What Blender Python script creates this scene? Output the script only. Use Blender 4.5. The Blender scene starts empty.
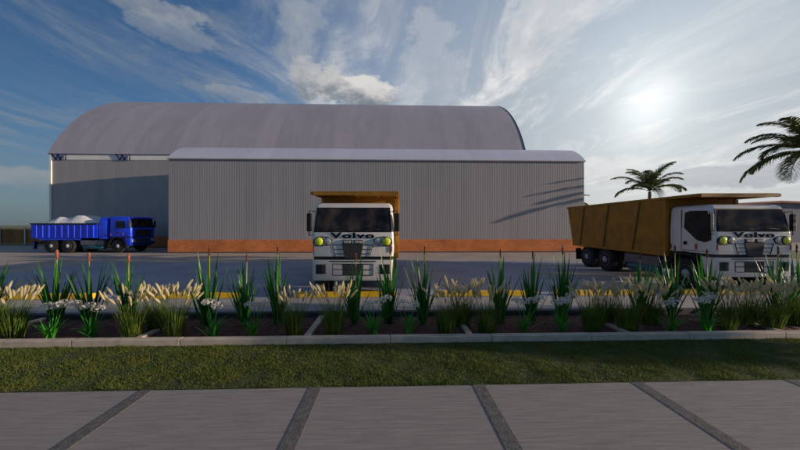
import bpy, bmesh, math, random
from mathutils import Vector, Matrix, noise
R = math.radians
TAU = 2*math.pi
C = bpy.context.scene.collection
scene = bpy.context.scene
TH = R(1.8)              # the compound is turned a little against the camera axis
EYE = 2.3

# ------------------------------------------------------------------ materials
MATS = {}
def mat(name, base, rough=0.6, metal=0.0, spec=0.5, var=0.0, vscale=3.0, bump=0.0, bscale=20.0, tint=None,
        stretch=(1,1,1), coat=0.0, dist=0.02, detail=6.0, extra=None):
    m = bpy.data.materials.new(name); m.use_nodes = True
    nt = m.node_tree; N = nt.nodes; L = nt.links
    b = N['Principled BSDF']
    b.inputs['Base Color'].default_value = (*base, 1)
    b.inputs['Roughness'].default_value = rough
    b.inputs['Metallic'].default_value = metal
    b.inputs['Specular IOR Level'].default_value = spec
    b.inputs['Coat Weight'].default_value = coat
    tc = N.new('ShaderNodeTexCoord'); mp = N.new('ShaderNodeMapping')
    mp.inputs['Scale'].default_value = stretch
    L.new(tc.outputs['Object'], mp.inputs['Vector'])
    if var > 0:
        n = N.new('ShaderNodeTexNoise'); n.inputs['Scale'].default_value = vscale; n.inputs['Detail'].default_value = detail
        L.new(mp.outputs[0], n.inputs['Vector'])
        r = N.new('ShaderNodeMapRange'); r.inputs['From Min'].default_value = .3; r.inputs['From Max'].default_value = .7
        L.new(n.outputs['Fac'], r.inputs['Value'])
        mx = N.new('ShaderNodeMix'); mx.data_type = 'RGBA'
        t = tint or tuple(c*(1+var) for c in base)
        mx.inputs[6].default_value = (*[c*(1-var) for c in base], 1); mx.inputs[7].default_value = (*t, 1)
        L.new(r.outputs[0], mx.inputs[0]); L.new(mx.outputs[2], b.inputs['Base Color'])
    if bump > 0:
        n2 = N.new('ShaderNodeTexNoise'); n2.inputs['Scale'].default_value = bscale; n2.inputs['Detail'].default_value = 8
        L.new(mp.outputs[0], n2.inputs['Vector'])
        bp = N.new('ShaderNodeBump'); bp.inputs['Strength'].default_value = bump; bp.inputs['Distance'].default_value = dist
        L.new(n2.outputs['Fac'], bp.inputs['Height']); L.new(bp.outputs[0], b.inputs['Normal'])
    if extra: extra(nt, b, mp)
    MATS[name] = m
    return m

def leafmat(name, base, tint, trans=0.35, vs=3.0, rough=.5):
    m = bpy.data.materials.new(name); m.use_nodes = True
    nt = m.node_tree; N = nt.nodes; L = nt.links
    b = N['Principled BSDF']; out = N['Material Output']
    b.inputs['Roughness'].default_value = rough
    tc = N.new('ShaderNodeTexCoord'); n = N.new('ShaderNodeTexNoise'); n.inputs['Scale'].default_value = vs
    oi = N.new('ShaderNodeObjectInfo')
    add = N.new('ShaderNodeVectorMath'); add.operation = 'ADD'
    L.new(tc.outputs['Object'], add.inputs[0]); L.new(oi.outputs['Location'], add.inputs[1])
    L.new(add.outputs[0], n.inputs['Vector'])
    mx = N.new('ShaderNodeMix'); mx.data_type = 'RGBA'
    mx.inputs[6].default_value = (*base,1); mx.inputs[7].default_value = (*tint,1)
    r = N.new('ShaderNodeMapRange'); r.inputs['From Min'].default_value=.35; r.inputs['From Max'].default_value=.65
    L.new(n.outputs['Fac'], r.inputs[0]); L.new(r.outputs[0], mx.inputs[0]); L.new(mx.outputs[2], b.inputs['Base Color'])
    tr = N.new('ShaderNodeBsdfTranslucent'); L.new(mx.outputs[2], tr.inputs['Color'])
    ms = N.new('ShaderNodeMixShader'); ms.inputs[0].default_value = trans
    L.new(b.outputs[0], ms.inputs[1]); L.new(tr.outputs[0], ms.inputs[2]); L.new(ms.outputs[0], out.inputs['Surface'])
    MATS[name] = m
    return m

def brick_extra(scale, c1, c2, mortar, bw, bh, rot=None):
    def f(nt, b, mp):
        N = nt.nodes; L = nt.links
        tc = N.new('ShaderNodeTexCoord'); sx = N.new('ShaderNodeSeparateXYZ'); cx = N.new('ShaderNodeCombineXYZ')
        L.new(tc.outputs['Object'], sx.inputs[0]); L.new(sx.outputs['X'], cx.inputs['X'])
        L.new(sx.outputs['Z' if rot is None else rot], cx.inputs['Y'])
        br = N.new('ShaderNodeTexBrick'); L.new(cx.outputs[0], br.inputs['Vector'])
        br.inputs['Scale'].default_value = scale; br.inputs['Color1'].default_value = (*c1,1); br.inputs['Color2'].default_value = (*c2,1)
        br.inputs['Mortar'].default_value = (*mortar,1); br.inputs['Brick Width'].default_value = bw; br.inputs['Row Height'].default_value = bh
        br.inputs['Mortar Size'].default_value = .015; br.inputs['Bias'].default_value = -.2
        n = N.new('ShaderNodeTexNoise'); n.inputs['Scale'].default_value = .8; n.inputs['Detail'].default_value = 8
        L.new(tc.outputs['Object'], n.inputs['Vector'])
        mr = N.new('ShaderNodeMapRange'); mr.inputs[1].default_value=.3; mr.inputs[2].default_value=.7; mr.inputs[3].default_value=.75; mr.inputs[4].default_value=1.15
        L.new(n.outputs['Fac'], mr.inputs[0])
        mul = N.new('ShaderNodeVectorMath'); mul.operation='SCALE'
        L.new(br.outputs['Color'], mul.inputs[0]); L.new(mr.outputs[0], mul.inputs['Scale'])
        L.new(mul.outputs[0], b.inputs['Base Color'])
        bp = N.new('ShaderNodeBump'); bp.inputs['Strength'].default_value=.5; bp.inputs['Distance'].default_value=.01; bp.invert=True
        L.new(br.outputs['Fac'], bp.inputs['Height']); L.new(bp.outputs[0], b.inputs['Normal'])
    return f

def streak_extra(base, dark, sc=(0.35,0.35,.04), sc2=None, amt=.6):
    """metal sheet: per-sheet tone steps and long vertical weathering"""
    def f(nt, b, mp):
        N = nt.nodes; L = nt.links
        tc = N.new('ShaderNodeTexCoord')
        m1 = N.new('ShaderNodeMapping'); m1.inputs['Scale'].default_value = sc; L.new(tc.outputs['Object'], m1.inputs[0])
        n = N.new('ShaderNodeTexNoise'); n.inputs['Scale'].default_value=4; n.inputs['Detail'].default_value=9; n.inputs['Roughness'].default_value=.65
        L.new(m1.outputs[0], n.inputs['Vector'])
        m2 = N.new('ShaderNodeMapping'); m2.inputs['Scale'].default_value = sc2 or (1.0,0,0); L.new(tc.outputs['Object'], m2.inputs[0])
        fl = N.new('ShaderNodeVectorMath'); fl.operation='FLOOR'; L.new(m2.outputs[0], fl.inputs[0])
        wn = N.new('ShaderNodeTexWhiteNoise'); L.new(fl.outputs[0], wn.inputs['Vector'])
        a = N.new('ShaderNodeMath'); a.operation='MULTIPLY'; a.inputs[1].default_value=.35; L.new(wn.outputs['Value'], a.inputs[0])
        s = N.new('ShaderNodeMath'); s.operation='MULTIPLY_ADD'; s.inputs[1].default_value=1.3; L.new(n.outputs['Fac'], s.inputs[0]); L.new(a.outputs[0], s.inputs[2])
        r = N.new('ShaderNodeMapRange'); r.inputs[1].default_value=.5; r.inputs[2].default_value=1.15; L.new(s.outputs[0], r.inputs[0])
        mx = N.new('ShaderNodeMix'); mx.data_type='RGBA'; mx.inputs[6].default_value=(*dark,1); mx.inputs[7].default_value=(*base,1)
        L.new(r.outputs[0], mx.inputs[0]); L.new(mx.outputs[2], b.inputs['Base Color'])
    return f

mat('concrete', (.40,.34,.29), .85, var=.14, vscale=.6, bump=.3, bscale=30)
mat('asphalt', (.31,.315,.37), .8, var=.16, vscale=.5, bump=.5, bscale=60, detail=10)
mat('far_land', (.16,.15,.07), .95, var=.3, vscale=.02, bump=0)
mat('soil', (.12,.048,.038), .95, var=.5, vscale=12, bump=1.0, bscale=35, dist=.04)
mat('kerb_stone', (.56,.46,.36), .85, var=.16, vscale=5, bump=.4, bscale=60, dist=.006)
mat('kerb_dark', (.055,.055,.06), .8, var=.3, vscale=5, bump=.4, bscale=40)
mat('path_concrete', (.28,.245,.22), .8, var=.18, vscale=4, bump=.35, bscale=14, stretch=(.5,7,1), dist=.010, detail=10)
mat('joint', (.135,.122,.11), .85, var=.35, vscale=14, bump=.7, bscale=50, dist=.01)
mat('strip_concrete', (.36,.33,.31), .85, var=.14, vscale=2, bump=.4, bscale=30)
mat('yellow_paint', (.80,.48,.01), .5, var=.18, vscale=6, bump=.3, bscale=30, tint=(.86,.54,.015))
mat('turf', (.045,.055,.008), .95, var=.5, vscale=2.5, bump=.8, bscale=30, dist=.03)
leafmat('lawn_blade', (.10,.15,.020), (.165,.18,.028), .3, vs=2.2, rough=.7)
mat('lawn_far', (.07,.12,.04), .95, var=.3, vscale=1)
mat('sheet_wall', (.40,.37,.37), .45, metal=.0, extra=streak_extra((.38,.355,.35),(.315,.295,.295)))
mat('sheet_roof', (.40,.37,.42), .5, extra=streak_extra((.43,.40,.445),(.335,.315,.36), sc=(.25,.06,.06), sc2=(.5,0,0)))
mat('annex_roof', (.60,.60,.68), .38, extra=streak_extra((.62,.62,.70),(.52,.53,.62), sc=(.3,.05,.05), sc2=(.6,0,0)))
mat('brick', (.5,.2,.09), .85, extra=brick_extra(1.0, (.72,.20,.04), (.58,.15,.035), (.55,.30,.16), .34, .17))
mat('base_dark', (.10,.08,.07), .9)
mat('white_trim', (.86,.83,.76), .5, var=.08, vscale=1)
mat('truss_blue', (.008,.012,.11), .4)
mat('roof_edge', (.07,.07,.09), .5)
mat('truck_white', (.74,.68,.62), .32, var=.07, vscale=2.5, coat=.4)
mat('truck_blue', (.012,.06,.85), .32, var=.2, vscale=2, coat=.3)
mat('truck_orange', (.36,.16,.008), .5, var=.25, vscale=2.2, bump=.15, bscale=6)
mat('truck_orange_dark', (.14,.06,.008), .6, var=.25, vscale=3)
mat('chassis', (.022,.022,.026), .6, var=.3, vscale=6)
mat('grey_metal', (.16,.16,.18), .45, metal=.3, var=.2, vscale=4)
mat('teal_metal', (.03,.13,.17), .4, metal=.3)
mat('black_plastic', (.012,.012,.013), .55, spec=.25, var=.2, vscale=10)
mat('line_dark', (.022,.022,.025), .8, spec=.15)
mat('tyre', (.018,.017,.017), .85, var=.35, vscale=8, bump=.5, bscale=30)
mat('lettering_black', (.008,.008,.008), .9, spec=.05)
mat('rim', (.40,.40,.43), .45, metal=.0, var=.25, vscale=9)
mat('chrome', (.55,.57,.62), .2, metal=.8)
mat('lamp_clear', (.50,.48,.46), .15, metal=.3)
mat('lamp_yellow', (.72,.78,.03), .2, coat=1)
mat('lamp_red', (.35,.02,.015), .3, coat=1)
mat('seat', (.10,.045,.03), .8)
mat('sand', (.78,.77,.76), .95, var=.12, vscale=4, bump=.9, bscale=14, dist=.06)
mat('grille_dark', (.05,.05,.055), .8, spec=.2, bump=.4, bscale=60)
mat('fence_wood', (.30,.14,.04), .8, var=.35, vscale=1.0, stretch=(2,2,.3), bump=.3)
mat('fence_rail', (.50,.42,.22), .8)
mat('post_white', (.7,.7,.66), .6)
mat('grey_wall', (.22,.22,.25), .8, var=.1, vscale=1)
mat('red_roof', (.30,.06,.045), .7)
mat('trunk', (.12,.09,.065), .9, var=.4, vscale=6, bump=1.0, bscale=10, stretch=(1,1,5), dist=.05)
leafmat('palm_leaf', (.055,.08,.02), (.12,.14,.035), .3, vs=.8)
leafmat('tree_leaf', (.035,.06,.014), (.07,.10,.025), .25, vs=.6)
leafmat('sword_leaf', (.018,.10,.022), (.05,.22,.03), .35, vs=2.5, rough=.4)
leafmat('lily_leaf', (.04,.28,.02), (.09,.42,.035), .35, vs=4, rough=.4)
leafmat('tuft_leaf', (.075,.15,.018), (.19,.25,.035), .35, vs=5)
leafmat("plume", (.70,.60,.36), (.84,.76,.50), .45, vs=9, rough=.9)
leafmat('petal', (.78,.73,.64), (.86,.82,.74), .35, vs=20, rough=.6)
leafmat('poker_stem', (.42,.36,.07), (.5,.45,.12), .2, vs=5)
leafmat('poker_dull', (.16,.05,.02), (.22,.09,.03), .15, vs=20)
leafmat('poker_red', (.33,.09,.045), (.40,.14,.07), .15, vs=20)
# glass: dark, lets some of the inside through
def glass(name, col, alpha):
    m = bpy.data.materials.new(name); m.use_nodes=True
    nt=m.node_tree; N=nt.nodes; L=nt.links; b=N['Principled BSDF']; out=N['Material Output']
    b.inputs['Base Color'].default_value=(*col,1); b.inputs['Roughness'].default_value=.06; b.inputs['Specular IOR Level'].default_value=.6
    t=N.new('ShaderNodeBsdfTransparent'); t.inputs[0].default_value=(.5,.5,.52,1)
    ms=N.new('ShaderNodeMixShader'); ms.inputs[0].default_value=alpha
    L.new(t.outputs[0],ms.inputs[1]); L.new(b.outputs[0],ms.inputs[2]); L.new(ms.outputs[0],out.inputs['Surface'])
    MATS[name]=m
glass('windscreen', (.012,.012,.014), .62)

# ------------------------------------------------------------------ mesh helper
class MB:
    def __init__(s): s.v=[]; s.f=[]; s.sm=[]
    def add(s, vs, fs, smooth=False):
        o=len(s.v); s.v += [tuple(p) for p in vs]; s.f += [tuple(i+o for i in f) for f in fs]; s.sm += [smooth]*len(fs)
    def box(s, x0,x1,y0,y1,z0,z1):
        s.add([(x0,y0,z0),(x1,y0,z0),(x1,y1,z0),(x0,y1,z0),(x0,y0,z1),(x1,y0,z1),(x1,y1,z1),(x0,y1,z1)],
              [(0,3,2,1),(4,5,6,7),(0,1,5,4),(1,2,6,5),(2,3,7,6),(3,0,4,7)])
    def prism(s, poly, axis, a, b, smooth=False):
        """poly = list of 2D points; axis 'x': (y,z), 'y': (x,z), 'z': (x,y)"""
        def P(p,t): return {'x':(t,p[0],p[1]),'y':(p[0],t,p[1]),'z':(p[0],p[1],t)}[axis]
        n=len(poly); s.add([P(p,a) for p in poly]+[P(p,b) for p in poly],
              [tuple(range(n))[::-1], tuple(range(n,2*n))]+[(i,(i+1)%n,n+(i+1)%n,n+i) for i in range(n)], smooth)
    def loft(s, rings, cap=True, smooth=False):
        n=len(rings[0]); vs=[p for r in rings for p in r]; fs=[]
        for k in range(len(rings)-1):
            for i in range(n):
                j=(i+1)%n; fs.append((k*n+i,k*n+j,(k+1)*n+j,(k+1)*n+i))
        if cap: fs.append(tuple(range(n))[::-1]); fs.append(tuple((len(rings)-1)*n+i for i in range(n)))
        s.add(vs,fs,smooth)
    def tube(s, pts, rad, n=6, smooth=True, cap=True):
        rings=[]; pts=[Vector(p) for p in pts]
        for i,p in enumerate(pts):
            d=(pts[min(i+1,len(pts)-1)]-pts[max(i-1,0)]).normalized()
            u=d.orthogonal().normalized() if i==0 else (u-d*u.dot(d)).normalized()
            w=d.cross(u); r=rad[i] if isinstance(rad,(list,tuple)) else rad
            rings.append([p+(u*math.cos(TAU*k/n)+w*math.sin(TAU*k/n))*r for k in range(n)])
        s.loft(rings,cap,smooth)
    def lathe(s, prof, n=24, axis='x', c=(0,0,0), smooth=True):
        """prof=(radius, along)"""
        rings=[]
        for r,h in prof:
            ring=[]
            for k in range(n):
                a=TAU*k/n; u,w=math.cos(a)*r, math.sin(a)*r
                p={'x':(h,u,w),'y':(u,h,w),'z':(u,w,h)}[axis]
                ring.append((p[0]+c[0],p[1]+c[1],p[2]+c[2]))
            rings.append(ring)
        s.loft(rings,True,smooth)
    def strip(s, pts, widths, side, smooth=True):
        """flat ribbon; side: vector or list"""
        vs=[]; fs=[]; n=len(pts)
        for i,p in enumerate(pts):
            sd=side[i] if isinstance(side,list) else side
            p=Vector(p); vs += [p-sd*widths[i]/2, p+sd*widths[i]/2]
        for i in range(n-1): fs.append((2*i,2*i+1,2*i+3,2*i+2))
        s.add(vs,fs,smooth)
    def mesh(s, name, m):
        me=bpy.data.meshes.new(name); me.from_pydata(s.v,[],s.f); me.update()
        me.polygons.foreach_set('use_smooth', s.sm)
        me.materials.append(MATS[m] if isinstance(m,str) else m)
        bm=bmesh.new(); bm.from_mesh(me)
        if len(bm.faces)<20000 and not getattr(s,'raw',False): bmesh.ops.recalc_face_normals(bm, faces=bm.faces)
        bm.to_mesh(me); bm.free()
        return me
    def build(s, name, m, parent=None, bevel=0, label=None, seg=2):
        o=bpy.data.objects.new(name, s.mesh(name,m)); C.objects.link(o)
        if parent is not None: o.parent=parent
        if label: o['label']=label
        if bevel:
            md=o.modifiers.new('bevel','BEVEL'); md.width=bevel; md.segments=seg; md.limit_method='ANGLE'; md.angle_limit=R(40)
        return o
def tag(o, label, cat, group=None, kind=None):
    if label: o['label']=label
    if cat: o['category']=cat
    if group: o['group']=group
    if kind: o['kind']=kind
    return o
def empty(name, loc=(0,0,0), rz=0):
    o=bpy.data.objects.new(name,None); C.objects.link(o); o.location=loc; o.rotation_euler=(0,0,rz); o.empty_display_size=.3
    return o
def struct(name, mb, m, rz=TH, bevel=0):
    o=mb.build(name,m,bevel=bevel); o['kind']='structure'; o.rotation_euler.z=rz; return o
def copy_tree(o, parent=None):
    c=o.copy(); C.objects.link(c)
    if parent is not None: c.parent=parent
    for ch in list(o.children): copy_tree(ch,c)
    return c
def comp(x,y,z=0):      # a point of the compound, in world coordinates
    return (x*math.cos(TH)-y*math.sin(TH), x*math.sin(TH)+y*math.cos(TH), z)

# ------------------------------------------------------------------ ground
def sheet(x0,x1,y0,y1,z,nx=1,ny=1,f=None):
    m=MB(); vs=[];fs=[]
    for j in range(ny+1):
        for i in range(nx+1):
            x=x0+(x1-x0)*i/nx; y=y0+(y1-y0)*j/ny
            vs.append((x,y,z+(f(x,y) if f else 0)))
    for j in range(ny):
        for i in range(nx):
            a=j*(nx+1)+i; fs.append((a,a+1,a+nx+2,a+nx+1))
    m.add(vs,fs,f is not None); return m
struct('ground', sheet(-3000,3000,-600,5000,-.02), 'far_land')
struct('yard', sheet(-70,60,9.0,70,-.004), 'concrete')
struct('asphalt', sheet(-18.2,32,9.15,19.5,0.0), 'asphalt')
m=MB(); m.add([(5.9,14.9,.004),(12.5,15.6,.004),(12.5,12.6,.004),(9.3,12.7,.004),(6.9,14.2,.004)],[(0,4,3,2,1)])
struct('concrete_patch', m, 'concrete')  # paler beige polygon laid over the asphalt, same colour as the yard
struct('far_lawn', sheet(24,44,20.5,27,.004), 'lawn_far')
struct('far_lawn_strip', sheet(-62,-36.5,36.0,38.3,.004), 'lawn_far')
# parking strip edge (a raised kerb walk behind the bed)
m=MB(); m.box(-40,40,7.86,9.15,-.05,.15)
struct('rear_walk', m, 'strip_concrete', bevel=.015)
m=MB(); m.box(-40,40,7.70,7.857,-.05,.146)
struct('rear_kerb', m, 'kerb_dark', bevel=.015)
# soil with small clods
struct('planting_soil', sheet(-14,14,6.15,7.72,.03,420,34,lambda x,y:.03*noise.noise(Vector((x*6,y*6,0)))+.02*noise.noise(Vector((x*19,y*19,3)))), 'soil')
m=MB(); m.box(-40,-14,6.15,7.70,-.05,.03); m.box(14,40,6.15,7.70,-.05,.03); struct('planting_soil_beyond', m, 'soil')
# near kerb: one run of stones with thin joints
m=MB(); x=-20
while x<20:
    m.box(x,x+1.996-.004,6.02,6.17,-.05,.125+random.Random(x).uniform(-.002,.002)); x+=2
struct('front_kerb', m, 'kerb_stone', bevel=.012)
# cross kerbs in the bed
for i,x in enumerate((-8.28,-4.98,-1.68,1.62,4.92,8.22)):
    m=MB(); m.box(x-.06,x+.06,6.175,7.695,-.05,.085); struct('cross_kerb', m, 'kerb_stone', bevel=.01)
# path of wide slabs with dark joints
struct('path', sheet(-30,30,-6,4.42,.0), 'path_concrete')
m=MB()
for k in range(-6,9):
    x=-1.06+2.33*k; m.box(x-.085,x+.085,-6,4.42,-.02,.005)
struct('path_joints', m, 'joint')
struct('turf_base', sheet(-30,30,4.42,6.02,.004,300,16,lambda x,y:.012*noise.noise(Vector((x*3,y*3,0)))), 'turf')
# lawn blades: uncountable, one object
rnd=random.Random(4)
def lawn():
    m=MB(); m.raw=True
    V=m.v; F=m.f
    def blade(x,y,h,w):
        a=rnd.uniform(0,TAU); lx=rnd.gauss(0,.6)*h; ly=rnd.gauss(0,.6)*h; c=math.cos(a)*w; s_=math.sin(a)*w
        o=len(V); V.append((x-c,y-s_,0)); V.append((x+c,y+s_,0)); V.append((x+lx,y+ly,h)); F.append((o,o+1,o+2)); m.sm.append(False)
    n=0
    while n<85000:
        y=4.43+1.58*rnd.random(); half=y*1.42+.4
        x=rnd.uniform(-half,half)
        d=noise.noise(Vector((x*1.7,y*1.7,0)))+.5*noise.noise(Vector((x*6,y*6,5)))
        if rnd.random() > .62+.7*d: continue
        h=(.022+.018*rnd.random())*(1+.7*d)
        blade(x,y,h,.0045); n+=1
    return m
g=lawn().build('lawn_grass','lawn_blade'); g.rotation_euler.z=TH; g['kind']='stuff'; tag(g,'short olive green turf strip between path and kerb','grass')

# ------------------------------------------------------------------ parking stops
def wheel_stop(x, label):
    m=MB(); prof=[(10.0-.11,0),(10.0+.11,0),(10.0+.08,.15),(10.0-.08,.15)]
    m.prism(prof,'x',x-1.62,x+1.62)
    t=empty('wheel_stop', comp(x,10.0,0), TH)
    o=MB(); o.prism([(-.11,0),(.11,0),(.08,.165),(-.08,.165)],'x',-1.62,1.62); b=o.build('block','yellow_paint',t,bevel=.02)
    for sx in (-1.2,1.2):
        q=MB(); q.lathe([(.03,.160),(.03,.172)],10,'z',(sx,0,0)); q.build('bolt','chassis',t)
    tag(t,label,'wheel stop','yellow wheel stops along the parking bays')
for x,l in ((-10.9,'yellow wheel stop at the left end of the row, behind the first plants'),
            (-6.35,'yellow wheel stop left of the white truck seen head-on, second from left'),
            (-1.45,'yellow wheel stop under the bumper of the truck seen head-on'),
            (3.1,'yellow wheel stop in the empty bay just right of the head-on truck'),
            (7.05,'yellow wheel stop left of the three-quarter view truck, near its rear wheels'),
            (11.3,'yellow wheel stop under the front of the truck on the right')):
    wheel_stop(x,l)

# ------------------------------------------------------------------ buildings
def corrugated(x0,x1,y,z0,z1,pitch=.2,depth=.0025):
    m=MB(); vs=[];fs=[]; x=x0; prof=[]
    while x<x1-1e-6:
        for dx,dy in ((0,0),(.10,0),(.13,-depth),(.22,-depth)):
            if x+dx*pitch/.25<x1: prof.append((x+dx*pitch/.25,y+dy))
        x+=pitch
    prof.append((x1,y))
    for px_,py_ in prof: vs += [(px_,py_,z0),(px_,py_,z1)]
    for i in range(len(prof)-1): fs.append((2*i,2*i+2,2*i+3,2*i+1))
    m.raw=True; m.add(vs,fs,False); return m

AX0,AX1,AY,AYB = -18.1,16.5,25.9,32.35
AZ=7.72
annex=empty('warehouse_annex', comp(-1.5,AY+3,0), 0)
annex.location=(0,0,0); annex.rotation_euler.z=TH
tag(annex,'long low grey corrugated annex with brick base and pale rounded roof, nearest the yard','building')
corrugated(AX0,AX1,AY,1.08,AZ).build('wall','sheet_wall',annex)
for x in (AX0,AX1-.08): m=MB(); m.box(x,x+.08,AY+.004,AYB,0,AZ); m.build('side_wall','sheet_wall',annex)
m=MB(); m.box(AX0-.02,AX1+.02,AY-.06,AY+.10,.10,1.09); m.build('brick_base','brick',annex)
m=MB(); m.box(AX0-.03,AX1+.03,AY-.09,AY+.10,-.02,.10); m.build('footing','base_dark',annex)
# annex roof: quarter arch rising to the main wall
prof=[]; 
for k in range(17):
    t=k/16; prof.append((AY-.10+(AYB-AY)*t, AZ+1.6*4*t*(1-t)))
m=MB(); pp=prof+[(y,z-.06) for y,z in reversed(prof)]
m.prism(pp,'x',AX0-.1,AX1+.1,smooth=False); m.build('roof','annex_roof',annex)
m=MB(); fill=[(AY+.06,AZ-.02)]+[(y+.06,z-.08) for y,z in prof[1:-1]]+[(AYB,AZ-.02)]
m.prism(fill,'x',AX0,AX0+.08); m.build('gable','sheet_wall',annex); m=MB(); m.prism(fill,'x',AX1-.08,AX1); m.build('gable','sheet_wall',annex)
m=MB(); m.box(AX0-.05,AX1+.05,AY-.13,AY-.02,AZ-.06,AZ+.03); m.build('gutter','sheet_wall',annex,bevel=.01)

BX0,BX1,BY = -34.2,14.1,32.4
BZ=8.86; EZ=9.5
main=empty('warehouse',(0,0,0),TH)
tag(main,'large warehouse with tall mauve-grey barrel roof rising behind the annex','building')
corrugated(BX0,AX0+.1,BY,1.15,BZ).build('wall','sheet_wall',main)
for b_ in ((AX0+.1,BX1,BY,BY+.1,1.15,BZ),(BX0,BX0+.1,BY+.1,BY+29.6,0,BZ),(BX1-.1,BX1,BY+.1,BY+29.6,0,BZ),(BX0,BX1,BY+29.6,BY+29.7,0,BZ)):
    m=MB(); m.box(*b_); m.build('side_wall','sheet_wall',main)
m=MB(); m.box(BX0-.02,AX0-.03,BY-.06,BY+.1,.10,1.15); m.build('brick_base','brick',main)
m=MB(); m.box(BX0-.12,BX0+.06,BY-.10,BY+.08,-.02,EZ-.1); m.build('corner_post','white_trim',main)
m=MB(); m.box(BX0+.1,BX1-.1,BY+.0,BY+.2,BZ+.062,EZ+.1); m.build('eave_strip','white_trim',main)
m=MB(); m.box(BX0,BX1,BY-.02,BY+.12,BZ,BZ+.06); m.build('wall_cap','sheet_wall',main)
A,B=13.0,8.5
arc=[]; RR=16.3; HS=15.0; ZC=EZ-math.sqrt(RR*RR-HS*HS); T0=math.asin((EZ-ZC)/RR)
A=HS
for k in range(49):
    t=T0+k/48*(math.pi-2*T0); arc.append((BY-.12+HS-RR*math.cos(t), ZC+RR*math.sin(t)))
m=MB(); inner=[(BY+HS+(y-BY-HS)*.99, z-.12) for y,z in arc]
m.prism(arc+inner[::-1],'x',BX0-.25,BX1+.25); m.build('roof','sheet_roof',main)
for nm,x in (('roof_trim',BX1+.25),):
    m=MB(); o2=[(BY+HS+(y-BY-HS)*1.003, z+.02) for y,z in arc]; i2=[(BY+HS+(y-BY-HS)*.99, z-.1) for y,z in arc]
    m.prism(o2+i2[::-1],'x',x+(0),x+.08); m.build(nm,'roof_edge' if x>0 else 'sheet_roof',main)
for x in (BX0,BX1-.1):
    m=MB(); m.prism([(BY+HS+(y-BY-HS)*.988,z-.13) for y,z in arc],'x',x,x+.1)
    m.build('gable','sheet_wall',main)
for i in range(4):
    x=BX0+.05+i*6.3
    m=MB(); y=BY-.07; z0,z1=BZ+.02,EZ+.03
    for a,b in (((0,z1),(.42,z0)),((.42,z0),(.62,z1)),((.62,z1),(.85,z0)),((.85,z0),(1.12,z1)),((1.38,z0),(1.38,z1))):
        m.tube([(x+a[0],y,a[1]),(x+b[0],y,b[1])],.05,5)
    m.build('truss','truss_blue',main)

# far grey building, right
fb=empty('far_shed', (46,41,0), 0)
m=MB(); m.box(-9,22,0,14,0,4.55); m.prism([(-9,4.55),(22,4.55),(4,5.25)],'y',0,14); m.build('wall','grey_wall',fb)
m=MB(); m.prism([(-9.4,4.5),(4,5.24),(22.4,4.5),(22.4,4.72),(4,5.5),(-9.4,4.72)],'y',-.4,14.4); m.build('roof','red_roof',fb)
tag(fb,'far grey shed with low red roof beyond the right truck','building')

# timber fence at the far left
fn=empty('timber_fence', comp(-49,38.6,0), TH)
rr=random.Random(7)
m=MB(); x=-18
while x<14.5:
    w=.18; m.box(x,x+w-.015,-.02+rr.uniform(0,.01),.02+rr.uniform(0,.01),.05,1.8+rr.uniform(-.02,.02)); x+=w
m.build('boards','fence_wood',fn)
m=MB(); m.box(-18,14.5,-.05,.05,1.83,1.92); m.build('top_rail','fence_rail',fn)
for k in range(12):
    m=MB(); x=-17.9+k*2.9; m.box(x-.06,x+.06,-.14,-.055,0,2.05); m.build('post','post_white',fn)
tag(fn,'brown timber board fence with pale posts, far left of the yard','fence')

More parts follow.
